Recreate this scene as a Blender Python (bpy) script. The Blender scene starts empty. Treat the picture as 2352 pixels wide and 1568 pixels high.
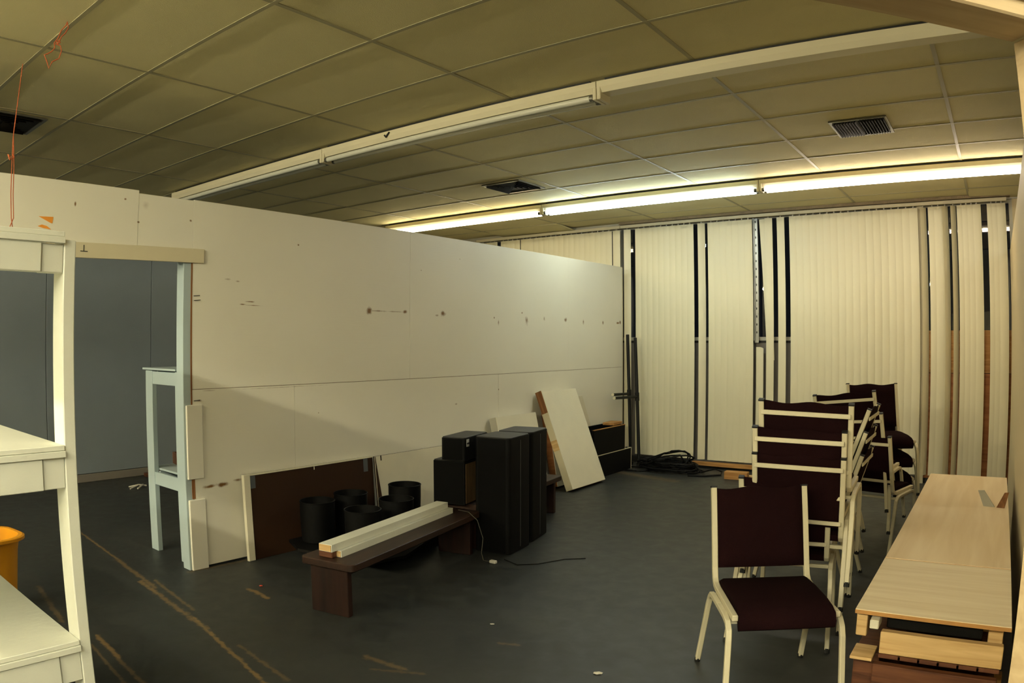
import bpy, bmesh, math, random
from mathutils import Vector, Matrix
random.seed(7)
R = math.radians
S = bpy.context.scene
C = S.collection

# ---------------------------------------------------------------- camera, world, exposure
H = 1.5087            # eye height
CE = 3.0297           # underside of the ceiling grid
cam = bpy.data.cameras.new('camera')
camo = bpy.data.objects.new('camera', cam)
C.objects.link(camo)
right = Vector((0.806526, 0.591198, 0.00023))
up = Vector((0.000162, -0.00061, 1.0))
fwd = Vector((-0.591198, 0.806526, 0.000588))
m = Matrix((right, up, -fwd)).transposed().to_4x4()
m.translation = (0, 0, H)
camo.matrix_world = m
cam.type = 'PANO'                        # the wide converter on the lens bends straight lines
cam.sensor_width = 36
cam.clip_start = 0.02
cc = cam
cc.panorama_type = 'FISHEYE_LENS_POLYNOMIAL'
cc.fisheye_fov = math.pi
cc.fisheye_polynomial_k0 = 0
cc.fisheye_polynomial_k1 = -0.0385067
cc.fisheye_polynomial_k2 = 0
cc.fisheye_polynomial_k3 = 4.2126e-6
cc.fisheye_polynomial_k4 = 0
S.camera = camo
w = bpy.data.worlds.new('night'); S.world = w; w.use_nodes = True
w.node_tree.nodes['Background'].inputs[0].default_value = (0.35, 0.45, 0.6, 1)
w.node_tree.nodes['Background'].inputs[1].default_value = 0.006
S.view_settings.view_transform = 'Standard'
S.view_settings.look = 'None'
S.view_settings.gamma = 1
S.view_settings.use_curve_mapping = False
S.view_settings.exposure = 0.42
S.cycles.use_denoising = True
S.cycles.max_bounces = 8
S.cycles.diffuse_bounces = 4

# strength of the lit tubes (linear radiance) by colour
TUBE_WARM = ((1.0, 0.86, 0.55), 19)
TUBE_COOL = ((0.86, 1.0, 1.0), 23)
TUBE_PINK = ((1.0, 0.85, 0.68), 21)
TUBE_REAR = ((1.0, 0.91, 0.62), 205)
TUBE_REAR2 = ((0.97, 0.97, 0.76), 170)
TUBE_NEAR = ((0.97, 0.97, 0.80), 42)  # unseen strip light added to brighten the front of the rack

# ---------------------------------------------------------------- materials
def lin(c):
    return tuple((x / 12.92 if x <= 0.04045 else ((x + 0.055) / 1.055) ** 2.4) for x in [v / 255 for v in c])

def newmat(name):
    mt = bpy.data.materials.new(name); mt.use_nodes = True
    nt = mt.node_tree
    return mt, nt, nt.nodes['Principled BSDF']

def mat(name, rgb, rough=0.6, metal=0.0, var=0.12, scale=6.0, bump=0.0, bscale=60.0, spec=0.5, stretch=None):
    """procedural: base colour broken up by noise, optional fine relief"""
    mt, nt, b = newmat(name)
    c = lin(rgb)
    tc = nt.nodes.new('ShaderNodeTexCoord')
    src = tc.outputs['Object']
    if stretch:
        mp = nt.nodes.new('ShaderNodeMapping'); mp.inputs['Scale'].default_value = stretch
        nt.links.new(src, mp.inputs[0]); src = mp.outputs[0]
    n = nt.nodes.new('ShaderNodeTexNoise'); n.inputs['Scale'].default_value = scale; n.inputs['Detail'].default_value = 5
    nt.links.new(src, n.inputs['Vector'])
    mx = nt.nodes.new('ShaderNodeMix'); mx.data_type = 'RGBA'
    nt.links.new(n.outputs[0], mx.inputs[0])
    mx.inputs[6].default_value = tuple(x * (1 - var) for x in c) + (1,)
    mx.inputs[7].default_value = tuple(min(1, x * (1 + var)) for x in c) + (1,)
    nt.links.new(mx.outputs[2], b.inputs['Base Color'])
    b.inputs['Roughness'].default_value = rough
    b.inputs['Metallic'].default_value = metal
    b.inputs['Specular IOR Level'].default_value = spec
    if bump:
        n2 = nt.nodes.new('ShaderNodeTexNoise'); n2.inputs['Scale'].default_value = bscale; n2.inputs['Detail'].default_value = 3
        nt.links.new(src, n2.inputs['Vector'])
        bp = nt.nodes.new('ShaderNodeBump'); bp.inputs['Strength'].default_value = bump; bp.inputs['Distance'].default_value = 0.01
        nt.links.new(n2.outputs[0], bp.inputs['Height']); nt.links.new(bp.outputs[0], b.inputs['Normal'])
    return mt

def wood(name, a, b_, rough=0.6, axis='X', scale=1.0, bump=0.15):
    """boards with long grain along one object axis"""
    mt, nt, b = newmat(name)
    tc = nt.nodes.new('ShaderNodeTexCoord')
    mp = nt.nodes.new('ShaderNodeMapping')
    sc = {'X': (1.2, 18, 18), 'Y': (18, 1.2, 18), 'Z': (18, 18, 1.2)}[axis]
    mp.inputs['Scale'].default_value = tuple(s * scale for s in sc)
    nt.links.new(tc.outputs['Object'], mp.inputs[0])
    n = nt.nodes.new('ShaderNodeTexNoise'); n.inputs['Scale'].default_value = 2.2; n.inputs['Detail'].default_value = 7; n.inputs['Distortion'].default_value = 0.6
    nt.links.new(mp.outputs[0], n.inputs['Vector'])
    cr = nt.nodes.new('ShaderNodeValToRGB')
    cr.color_ramp.elements[0].position = 0.33; cr.color_ramp.elements[0].color = lin(a) + (1,)
    cr.color_ramp.elements[1].position = 0.68; cr.color_ramp.elements[1].color = lin(b_) + (1,)
    nt.links.new(n.outputs[0], cr.inputs[0]); nt.links.new(cr.outputs[0], b.inputs['Base Color'])
    b.inputs['Roughness'].default_value = rough; b.inputs['Specular IOR Level'].default_value = .3
    bp = nt.nodes.new('ShaderNodeBump'); bp.inputs['Strength'].default_value = bump; bp.inputs['Distance'].default_value = 0.004
    nt.links.new(n.outputs[0], bp.inputs['Height']); nt.links.new(bp.outputs[0], b.inputs['Normal'])
    return mt

def emis(name, col, strength):
    mt, nt, b = newmat(name)
    b.inputs['Base Color'].default_value = (0.8, 0.8, 0.75, 1)
    b.inputs['Emission Color'].default_value = col + (1,)
    b.inputs['Emission Strength'].default_value = strength
    return mt

def M(nt, op, a, b=None, clamp=False):
    n = nt.nodes.new('ShaderNodeMath'); n.operation = op; n.use_clamp = clamp
    for i, v in enumerate((a, b)):
        if v is None: continue
        if isinstance(v, (int, float)): n.inputs[i].default_value = v
        else: nt.links.new(v, n.inputs[i])
    return n.outputs[0]

def blot(nt, u, v, noise, u0, v0, ru, rv, amt):
    """soft elliptical smudge, its rim broken by noise"""
    a = M(nt, 'MULTIPLY', M(nt, 'SUBTRACT', u, u0), 1 / ru)
    c = M(nt, 'MULTIPLY', M(nt, 'SUBTRACT', v, v0), 1 / rv)
    d = M(nt, 'SQRT', M(nt, 'ADD', M(nt, 'MULTIPLY', a, a), M(nt, 'MULTIPLY', c, c)))
    d = M(nt, 'ADD', d, M(nt, 'MULTIPLY', noise, 1.3))
    return M(nt, 'MULTIPLY', M(nt, 'SUBTRACT', 1.6, d, True), amt * 1.9, True)

def partition_mat():
    mt, nt, b = newmat('painted_partition')
    tc = nt.nodes.new('ShaderNodeTexCoord')
    sp = nt.nodes.new('ShaderNodeSeparateXYZ'); nt.links.new(tc.outputs['Object'], sp.inputs[0])
    y, z = sp.outputs[1], sp.outputs[2]
    n = nt.nodes.new('ShaderNodeTexNoise'); n.inputs['Scale'].default_value = 22; n.inputs['Detail'].default_value = 6
    nt.links.new(tc.outputs['Object'], n.inputs['Vector'])
    noise = n.outputs[0]
    tot = None
    marks = [(2.90, 1.785, .05, .006, .8), (2.84, 1.765, .03, .006, .9), (2.93, 1.76, .09, .003, .5), (4.009, 1.754, .035, .035, 1), (4.10, 1.757, .12, .008, .5), (4.30, 1.757, .12, .006, .45),
             (4.407, 1.759, .03, .02, .8), (4.874, 1.757, .045, .03, .9), (4.80, 1.74, .03, .01, .4), (5.668, 1.70, .012, .035, .45), (5.60, 1.74, .01, .012, .6), (6.131, 1.72, .035, .05, .5), (6.05, 1.80, .012, .01, .7),
             (6.441, 1.75, .02, .03, .5), (6.851, 1.752, .035, .03, .75), (7.223, 1.738, .02, .035, .6), (7.665, 1.735, .022, .035, .65), (8.03, 1.74, .05, .015, .8), (8.09, 1.75, .02, .03, 1),
             (2.56, .548, .06, .014, .8), (2.66, .55, .07, .02, .9), (2.78, .566, .05, .012, .6), (2.575, 1.187, .05, .006, .35), (3.2, 1.185, .5, .003, .35), (5.3, 1.20, .6, .003, .4), (2.5, 1.125, .02, .008, .5),
             (1.639, 2.317, .008, .02, .9), (1.96, 2.384, .012, .01, .9), (2.055, 2.25, .012, .008, .8), (2.426, 2.297, .012, .01, .8), (3.31, 2.215, .01, .008, .7), (2.10, 2.36, .03, .03, .15),
             (5.1, 2.26, .008, .006, .7), (4.6, 2.12, .008, .006, .6), (5.05, .95, .02, .01, .4), (3.5, .98, .006, .006, .7), (5.67, 1.05, .01, .012, .7), (2.72, 1.93, .03, .008, .35), (2.8, 1.92, .02, .006, .35)]
    for mk in marks:
        o = blot(nt, y, z, noise, *mk)
        tot = o if tot is None else M(nt, 'MAXIMUM', tot, o)
    # brush relief, long horizontal strokes
    mp = nt.nodes.new('ShaderNodeMapping'); mp.inputs['Scale'].default_value = (1, 1.5, 30); nt.links.new(tc.outputs['Object'], mp.inputs[0])
    n2 = nt.nodes.new('ShaderNodeTexNoise'); n2.inputs['Scale'].default_value = 3; n2.inputs['Detail'].default_value = 6; nt.links.new(mp.outputs[0], n2.inputs['Vector'])
    n3 = nt.nodes.new('ShaderNodeTexNoise'); n3.inputs['Scale'].default_value = 1.3; n3.inputs['Detail'].default_value = 4; nt.links.new(tc.outputs['Object'], n3.inputs['Vector'])
    mx0 = nt.nodes.new('ShaderNodeMix'); mx0.data_type = 'RGBA'
    nt.links.new(n3.outputs[0], mx0.inputs[0])
    mx0.inputs[6].default_value = lin((218, 214, 198)) + (1,); mx0.inputs[7].default_value = lin((229, 226, 212)) + (1,)
    mx = nt.nodes.new('ShaderNodeMix'); mx.data_type = 'RGBA'
    nt.links.new(tot, mx.inputs[0]); nt.links.new(mx0.outputs[2], mx.inputs[6]); mx.inputs[7].default_value = lin((120, 86, 44)) + (1,)
    nt.links.new(mx.outputs[2], b.inputs['Base Color'])
    b.inputs['Roughness'].default_value = 0.42
    bp = nt.nodes.new('ShaderNodeBump'); bp.inputs['Strength'].default_value = 0.12; bp.inputs['Distance'].default_value = 0.004
    nt.links.new(n2.outputs[0], bp.inputs['Height']); nt.links.new(bp.outputs[0], b.inputs['Normal'])
    return mt

def floor_mat():
    mt, nt, b = newmat('worn_concrete')
    tc = nt.nodes.new('ShaderNodeTexCoord')
    sp = nt.nodes.new('ShaderNodeSeparateXYZ'); nt.links.new(tc.outputs['Object'], sp.inputs[0])
    x, y = sp.outputs[0], sp.outputs[1]
    def noise(s, d, dist=0.0):
        n = nt.nodes.new('ShaderNodeTexNoise'); n.inputs['Scale'].default_value = s; n.inputs['Detail'].default_value = d
        n.inputs['Distortion'].default_value = dist
        nt.links.new(tc.outputs['Object'], n.inputs['Vector']); return n.outputs[0]
    nb, nm, nf = noise(0.8, 4), noise(9, 8, 0.4), noise(30, 6)
    cr = nt.nodes.new('ShaderNodeValToRGB')
    cr.color_ramp.elements[0].position = 0.3; cr.color_ramp.elements[0].color = lin((33, 35, 35)) + (1,)
    cr.color_ramp.elements[1].position = 0.72; cr.color_ramp.elements[1].color = lin((55, 57, 55)) + (1,)
    nt.links.new(M(nt, 'ADD', M(nt, 'MULTIPLY', nb, 0.55), M(nt, 'MULTIPLY', nm, 0.45)), cr.inputs[0])
    # old glue ridges where earlier walls stood: (x0,y0,x1,y1,width,strength)
    tot = None
    segs = [(-6.0, 2.22, -4.9, 2.12, .018, .75), (-4.95, 2.12, -4.2, 2.04, .03, .55), (-4.4, 2.03, -3.4, 1.925, .03, .7), (-4.35, 2.11, -3.7, 2.02, .02, .5), (-3.6, 1.96, -2.3, 1.70, .02, .9),
            (-3.1, 1.93, -2.6, 1.86, .02, .45), (-3.7, 1.43, -3.35, 1.40, .022, .8), (-3.35, 1.39, -2.9, 1.35, .02, .45), (-3.6, 1.36, -2.9, 1.27, .015, .4), (-4.7, 1.46, -4.0, 1.36, .03, .35), (-4.36, 2.36, -4.33, 2.9, .03, .35),
            (-3.80, 2.47, -3.58, 2.45, .03, .9), (-2.55, 2.28, -2.3, 2.30, .03, .45), (-2.42, 2.2, -2.2, 2.32, .02, .3), (-2.15, 2.82, -2.05, 2.86, .02, .4), (-3.5, 7.0, -2.6, 6.6, .03, .12), (-4.0, 7.55, -3.2, 7.35, .12, .3)]
    for (x0, y0, x1, y1, wd, am) in segs:
        dx, dy = x1 - x0, y1 - y0; L = math.hypot(dx, dy); ux, uy = dx / L, dy / L
        rx, ry = M(nt, 'SUBTRACT', x, (x0 + x1) / 2), M(nt, 'SUBTRACT', y, (y0 + y1) / 2)
        al = M(nt, 'ABSOLUTE', M(nt, 'ADD', M(nt, 'MULTIPLY', rx, ux), M(nt, 'MULTIPLY', ry, uy)))
        ac = M(nt, 'ABSOLUTE', M(nt, 'ADD', M(nt, 'MULTIPLY', rx, -uy), M(nt, 'MULTIPLY', ry, ux)))
        al = M(nt, 'SUBTRACT', al, L / 2)
        al = M(nt, 'MAXIMUM', al, 0)
        d = M(nt, 'DIVIDE', M(nt, 'ADD', al, ac), wd)
        d = M(nt, 'ADD', d, M(nt, 'MULTIPLY', nf, 2.2))
        o = M(nt, 'MULTIPLY', M(nt, 'MULTIPLY', M(nt, 'SUBTRACT', 1.9, d, True), 1.6, True), am, True)
        tot = o if tot is None else M(nt, 'MAXIMUM', tot, o)
    mx = nt.nodes.new('ShaderNodeMix'); mx.data_type = 'RGBA'
    nt.links.new(tot, mx.inputs[0]); nt.links.new(cr.outputs[0], mx.inputs[6]); mx.inputs[7].default_value = lin((120, 96, 60)) + (1,)
    # pale specks of plaster
    vo = nt.nodes.new('ShaderNodeTexVoronoi'); vo.inputs['Scale'].default_value = 3.2; nt.links.new(tc.outputs['Object'], vo.inputs['Vector'])
    sk = M(nt, 'MULTIPLY', M(nt, 'LESS_THAN', vo.outputs['Distance'], 0.016), 0.5)
    mx2 = nt.nodes.new('ShaderNodeMix'); mx2.data_type = 'RGBA'
    nt.links.new(sk, mx2.inputs[0]); nt.links.new(mx.outputs[2], mx2.inputs[6]); mx2.inputs[7].default_value = lin((140, 130, 112)) + (1,)
    nt.links.new(mx2.outputs[2], b.inputs['Base Color'])
    nt.links.new(M(nt, 'ADD', M(nt, 'MULTIPLY', nm, 0.35), 0.32), b.inputs['Roughness'])
    b.inputs['Specular IOR Level'].default_value = .32
    bp = nt.nodes.new('ShaderNodeBump'); bp.inputs['Strength'].default_value = 0.25; bp.inputs['Distance'].default_value = 0.004
    nt.links.new(nm, bp.inputs['Height']); nt.links.new(bp.outputs[0], b.inputs['Normal'])
    return mt

def glass_mat():
    mt = bpy.data.materials.new('window_glass'); mt.use_nodes = True
    nt = mt.node_tree; nt.nodes.clear()
    o = nt.nodes.new('ShaderNodeOutputMaterial'); mx = nt.nodes.new('ShaderNodeMixShader')
    t = nt.nodes.new('ShaderNodeBsdfTransparent'); g = nt.nodes.new('ShaderNodeBsdfGlossy'); f = nt.nodes.new('ShaderNodeFresnel')
    g.inputs['Roughness'].default_value = 0.02; f.inputs[0].default_value = 1.5
    nt.links.new(f.outputs[0], mx.inputs[0]); nt.links.new(t.outputs[0], mx.inputs[1]); nt.links.new(g.outputs[0], mx.inputs[2]); nt.links.new(mx.outputs[0], o.inputs[0])
    return mt

MAT = dict(
    partition=partition_mat(), floor=floor_mat(), glass=glass_mat(),
    ceiling=mat('ceiling_tile', (214, 204, 156), .85, var=.06, scale=3, bump=.5, bscale=220),
    tbar=mat('tbar_paint', (160, 152, 118), .5, var=.04),
    void=mat('dark_void', (12, 12, 12), .9),
    bluewall=mat('blue_grey_panel', (122, 132, 140), .55, var=.08, scale=2.5, bump=.1),
    shadewhite=mat('white_paint_blue_shade', (166, 182, 186), .5, var=.06, scale=5),  # white paint with the cool shade beyond the opening tinted in
    white=mat('white_wood_paint', (216, 217, 204), .45, var=.06, scale=7, bump=.12, bscale=40),
    cream=mat('cream_paint', (205, 196, 166), .5, var=.05, scale=5, bump=.1),
    creamwall=mat('cream_wall', (200, 184, 146), .6, var=.05, scale=3),
    greywall=mat('grey_kick_panel', (118, 112, 104), .6, var=.06, scale=4),
    fixture=mat('fixture_enamel', (214, 206, 178), .35, var=.03, spec=.5),
    tube=mat('unlit_tube', (214, 214, 200), .12, var=.01, spec=.8),
    metal=mat('grey_metal', (120, 118, 108), .4, .8, var=.05),
    brightmetal=mat('bright_metal', (150, 150, 146), .38, 1.0, var=.03),
    vent=mat('vent_dark', (24, 21, 16), .6, 0, var=.1, spec=.15),
    vinyl=mat('blind_vinyl', (218, 211, 180), .4, var=.03, scale=2, stretch=(6, 6, .4)),
    dark=mat('dark_trim', (22, 22, 22), .5),
    rawwood=wood('raw_pine', (150, 104, 52), (186, 140, 82), axis='X'),
    rawy=wood('raw_pine_lengthwise', (150, 104, 52), (186, 140, 82), axis='Y'),
    rawz=wood('raw_pine_upright', (112, 72, 40), (146, 100, 60), axis='Z'),
    redwood=wood('reddish_board', (66, 36, 22), (106, 66, 42), axis='X'),
    palepine=wood('pale_pine', (186, 150, 98), (214, 182, 130), axis='X'),
    ply=wood('plywood_top', (222, 198, 158), (234, 214, 178), axis='Y', scale=.35, bump=.05),
    ply2=wood('plywood_brushed', (222, 204, 170), (236, 222, 192), axis='X', scale=.6, bump=.05),
    plyedge=mat('plywood_edge', (176, 128, 70), .7, var=.2, scale=30),
    plybrown=wood('brown_plywood', (128, 78, 40), (164, 108, 62), axis='X', scale=.5),
    darkply=wood('dim_plywood', (74, 56, 34), (100, 78, 48), axis='Z', scale=.6),
    header=wood('header_board', (176, 152, 116), (200, 178, 140), axis='X', scale=.6),
    maroon=mat('maroon_fabric', (27, 12, 14), .95, var=.18, scale=60, bump=.4, bscale=500, spec=.04),
    bench=wood('dark_stained_bench', (34, 22, 16), (52, 34, 25), .5, axis='Y', scale=.7),
    benchleg=wood('dark_stained_leg', (24, 12, 9), (42, 22, 15), .5, axis='Z', scale=.7),
    black=mat('black_vinyl', (8, 8, 8), .7, var=.2, scale=30, bump=.2, bscale=300, spec=.12),
    blacktop=mat('black_cabinet_top', (34, 34, 34), .5, var=.2, scale=20, bump=.15, bscale=300, spec=.4),
    grille=mat('speaker_cloth', (8, 8, 8), .9, var=.2, scale=200, bump=.3, bscale=800, spec=.1),
    tub=mat('black_plastic', (7, 7, 7), .55, var=.1, scale=8, spec=.15),
    pipe=mat('black_pipe', (12, 13, 14), .45, var=.1, spec=.25),
    rubber=mat('black_rubber', (14, 14, 14), .6, var=.1),
    brownface=mat('brown_hardboard', (48, 30, 17), .6, var=.15, scale=3, spec=.2),
    darkbrown=mat('dark_brown_edge', (44, 28, 20), .7, var=.2),
    tape=mat('grey_duct_tape', (92, 98, 104), .35, .3, var=.1),
    slab=mat('white_slab_paint', (216, 210, 188), .5, var=.05, scale=9, bump=.1),
    yellow=mat('yellow_plastic', (204, 140, 24), .4, var=.06, scale=5),
    string=mat('orange_twine', (170, 84, 40), .8, var=.15, scale=40),
    orange=mat('orange_paper', (232, 150, 50), .7, var=.05),
    ink=mat('black_ink', (36, 34, 32), .8),
    cardboard=mat('brown_box', (104, 70, 50), .8, var=.1),
    litter=mat('pale_litter', (200, 196, 182), .8),
    red=mat('red_scrap', (190, 70, 50), .7),
    badge=mat('silver_badge', (190, 190, 186), .4, .1),
    dirt=mat('torn_plaster', (132, 116, 90), .9, var=.35, scale=14, bump=.6),
    greywhite=mat('grey_white_trim', (176, 172, 156), .5, var=.08, scale=8),
    cable=mat('black_cable', (9, 9, 9), .55, var=.1, spec=.15),
)

# ---------------------------------------------------------------- mesh helpers
def box(bm, x0, x1, y0, y1, z0, z1, mx=None):
    vs = [bm.verts.new((x, y, z)) for z in (z0, z1) for (x, y) in ((x0, y0), (x1, y0), (x1, y1), (x0, y1))]
    for f in ((3, 2, 1, 0), (4, 5, 6, 7), (0, 1, 5, 4), (1, 2, 6, 5), (2, 3, 7, 6), (3, 0, 4, 7)):
        bm.faces.new([vs[i] for i in f])
    if mx is not None: bmesh.ops.transform(bm, matrix=mx, verts=vs)
    return vs

def bevel(bm, wd, seg=1, edges=None):
    bmesh.ops.bevel(bm, geom=list(edges or bm.edges), offset=wd, segments=seg, affect='EDGES', profile=.5)

def vedges(bm, ax=2):
    return [e for e in bm.edges if abs((e.verts[0].co - e.verts[1].co).normalized()[ax]) > .9]

def obj(name, bm, mt, parent=None, smooth=False, loc=None, rot=None, label=None, bev=0, seg=1):
    if bev: bevel(bm, bev, seg)
    bmesh.ops.recalc_face_normals(bm, faces=bm.faces)
    me = bpy.data.meshes.new(name)
    if smooth:
        for f in bm.faces: f.smooth = True
    bm.to_mesh(me); bm.free()
    me.materials.append(MAT[mt] if isinstance(mt, str) else mt)
    if smooth:
        try: me.set_sharp_from_angle(angle=R(38))
        except Exception: pass
    o = bpy.data.objects.new(name, me); C.objects.link(o)
    if parent is not None: o.parent = parent
    if loc is not None: o.location = loc
    if rot is not None: o.rotation_euler = rot
    if label: o['label'] = label
    return o

def bx(name, dims, mt, parent=None, bev=0.0, **k):
    bm = bmesh.new(); box(bm, *dims)
    return obj(name, bm, mt, parent, bev=bev, **k)

def tag(o, label, cat, group=None):
    o['label'] = label; o['category'] = cat
    if group: o['group'] = group
    return o

def thing(name, label, cat, loc=(0, 0, 0), rz=0.0, group=None, rot=None):
    o = bpy.data.objects.new(name, None); C.objects.link(o); o.empty_display_size = .1
    o.location = loc; o.rotation_euler = rot or (0, 0, rz)
    return tag(o, label, cat, group)

def struct(o):
    o['kind'] = 'structure'; return o

def sweep(bm, pts, hw, hd=None, n=4, ref=(1, 0, 0), cap=True, closed=False):
    """tube with a square (n=4) or round section along a polyline"""
    hd = hd or hw
    pts = [Vector(p) for p in pts]; rings = []; N = len(pts)
    ref = Vector(ref)
    for i, p in enumerate(pts):
        if closed: t = (pts[(i + 1) % N] - pts[i - 1]).normalized()
        else:
            a = (pts[i] - pts[i - 1]).normalized() if i else None
            b = (pts[i + 1] - pts[i]).normalized() if i < N - 1 else None
            t = ((a or b) + (b or a)).normalized()
        r = ref if abs(ref.dot(t)) < .95 else Vector((0, 0, 1) if abs(t.z) < .9 else (0, 1, 0))
        s = (r - t * r.dot(t)).normalized(); q = t.cross(s)
        ring = []
        for k in range(n):
            if n == 4:
                sx, sq = ((1, 1), (-1, 1), (-1, -1), (1, -1))[k]
                ring.append(bm.verts.new(p + s * hw * sx + q * hd * sq))
            else:
                an = 2 * math.pi * k / n
                ring.append(bm.verts.new(p + s * hw * math.cos(an) + q * hd * math.sin(an)))
        rings.append(ring)
    for i in range(N if closed else N - 1):
        a, b = rings[i], rings[(i + 1) % N]
        for k in range(n): bm.faces.new((a[k], a[(k + 1) % n], b[(k + 1) % n], b[k]))
    if cap and not closed:
        bm.faces.new(rings[0][::-1]); bm.faces.new(rings[-1])
    return rings

def lathe(bm, prof, n=32, mx=None):
    rings = [[bm.verts.new((r * math.cos(2 * math.pi * k / n), r * math.sin(2 * math.pi * k / n), z)) for k in range(n)] for r, z in prof]
    for a, b in zip(rings, rings[1:]):
        for k in range(n): bm.faces.new((a[k], a[(k + 1) % n], b[(k + 1) % n], b[k]))
    return rings

def copy_tree(o, parent=None):
    c = o.copy(); C.objects.link(c)
    if parent is not None: c.parent = parent
    for ch in [x for x in KIDS.get(o.name, [])]: copy_tree(ch, c)
    return c

KIDS = {}
def index_kids(root):
    for o in list(C.objects):
        if o.parent is not None: KIDS.setdefault(o.parent.name, [])
    for k in KIDS: KIDS[k] = [o for o in C.objects if o.parent is not None and o.parent.name == k]

# ---------------------------------------------------------------- room shell
fl = struct(bx('floor', (-8.1, 4.6, -8.1, 8.6, -.1, 0), 'floor'))
cei = struct(bx('ceiling', (-8.1, 4.6, -8.1, 8.6, 3.10, 3.18), 'void'))
GX, GY = -3.8826, 3.655
xs = [GX + 1.2192 * c for c in range(-3, 8)]
ys = [GY + .6096 * r for r in range(-19, 9)]
# grid bars
bm = bmesh.new(); box(bm, -.012, .012, -8.0, 8.42, CE - .002, CE + .001); box(bm, -.002, .002, -8.0, 8.42, CE + .004, CE + .03); mb = None
for x in xs:
    if mb is None: o = obj('grid_bar', bm, 'tbar', cei); mb = o.data
    else: o = bpy.data.objects.new('grid_bar', mb); C.objects.link(o); o.parent = cei
    o.location = (x, 0, 0)
bm = bmesh.new(); box(bm, -8.0, 4.6, -.012, .012, CE - .0025, CE + .0005); box(bm, -8.0, 4.6, -.002, .002, CE + .003, CE + .03); mb = None
for y in ys[:-1]:
    if mb is None: o = obj('grid_bar', bm, 'tbar', cei); mb = o.data
    else: o = bpy.data.objects.new('grid_bar', mb); C.objects.link(o); o.parent = cei
    o.location = (0, y, 0)
def tile_mesh(w_, d_):
    bm = bmesh.new(); box(bm, -w_ / 2, w_ / 2, -d_ / 2, d_ / 2, 0, .016)
    return bm
tm = {}
xcells = list(zip([-8.0] + xs, xs + [4.6]))
for (x0, x1) in xcells:
    if x1 - x0 < .1: continue
    for (y0, y1) in zip(ys, ys[1:]):
        y1c = min(y1, 8.44)
        key = (round(x1 - x0, 3), round(y1c - y0, 3))
        if key not in tm:
            o = obj('ceiling_tile', tile_mesh(x1 - x0 - .012, y1c - y0 - .012), 'ceiling', cei); tm[key] = o.data
        else:
            o = bpy.data.objects.new('ceiling_tile', tm[key]); C.objects.link(o); o.parent = cei
        o.location = ((x0 + x1) / 2, (y0 + y1c) / 2, CE + .0012 + random.uniform(0, .001))
        o.rotation_euler = (R(random.uniform(-.15, .15)), R(random.uniform(-.1, .1)), 0)
        cx, cy = o.location.x, o.location.y
        if cy > 7.92 and (-.3 < cx < .6 or -6.4 < cx < -5.1):     # two tiles hang loose beside the blind rail
            o.rotation_euler = (R(-4.0), R(.8), 0); o.location.z -= .018

struct(bx('wall_back', (-8.1, 4.6, -8.1, -8.0, 0, 3.1), 'creamwall'))
struct(bx('wall_east', (4.55, 4.65, -8.1, 8.6, 0, 3.1), 'creamwall'))
wl = struct(bx('wall_left', (-8.15, -7.97, -8.1, 8.5, 0, 3.1), 'dark'))
pm = None
for i in range(14):
    y0 = 2.69 - 1.234 * 8 + 1.234 * i
    if y0 > 8.4: continue
    if pm is None:
        bm = bmesh.new(); box(bm, 0, .02, 0, 1.228, .09, 3.06); bevel(bm, .003)
        o = obj('panel', bm, 'bluewall', wl); pm = o.data
    else: o = bpy.data.objects.new('panel', pm); C.objects.link(o); o.parent = wl
    o.location = (-7.972, y0, 0)
o = struct(bx('baseboard_left', (-7.97, -7.935, -4.5, 8.4, 0, .085), 'greywall', bev=.004))

# window wall: beams, posts, glazed bays over kick panels
YB = 8.35
wf = struct(bx('wall_front', (-8.1, 4.6, 8.40, 8.62, 2.985, 3.1), 'greywhite'))
bx('wall_end', (-8.1, -6.78, 8.42, 8.6, 0, 2.99), 'creamwall', wf)
bx('wall_end', (.22, 4.6, 8.42, 8.6, 0, 2.99), 'creamwall', wf)
bx('torn_edge', (-4.4, .2, 8.30, 8.40, 2.998, 3.029), 'dirt', wf)
bx('sill_plate', (-6.8, .22, 8.44, 8.58, 0, .06), 'dark', wf)
bounds = [-6.78, -4.47, -2.66, -.80, .22]
for i, (a, b) in enumerate(zip(bounds, bounds[1:])):
    bm = bmesh.new()
    zs = 1.525
    box(bm, a, b, 8.43, 8.50, zs, zs + .042); box(bm, a, b, 8.44, 8.50, 2.95, 2.99)
    box(bm, a, a + .035, 8.43, 8.50, zs + .042, 2.95); box(bm, b - .035, b, 8.43, 8.50, zs + .042, 2.95)
    wn = struct(obj('window_%d' % (i + 1), bm, 'greywhite'))
    bx('pane', (a + .035, b - .035, 8.462, 8.468, zs + .042, 2.95), 'glass', wn)
    bx('lower_rail', (a, b, 8.45, 8.50, 1.498, 1.525), 'dark', wn)
    if i < 3:
        bx('kick_panel', (a + .003, b - .003, 8.455, 8.475, .06, 1.498), 'greywall', wn)
    else:
        for z0, z1, mtn in ((.06, 1.18, 'plybrown'), (1.186, 1.63, 'palepine')):
            bm = bmesh.new(); box(bm, a + .01, b, 8.405, 8.42, z0, z1); obj('plywood_board', bm, mtn if z0 < 1 else 'rawwood', wn)
bx('mullion', (-.785, -.715, 8.39, 8.43, 0, 2.985), 'cream', wf)
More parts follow.
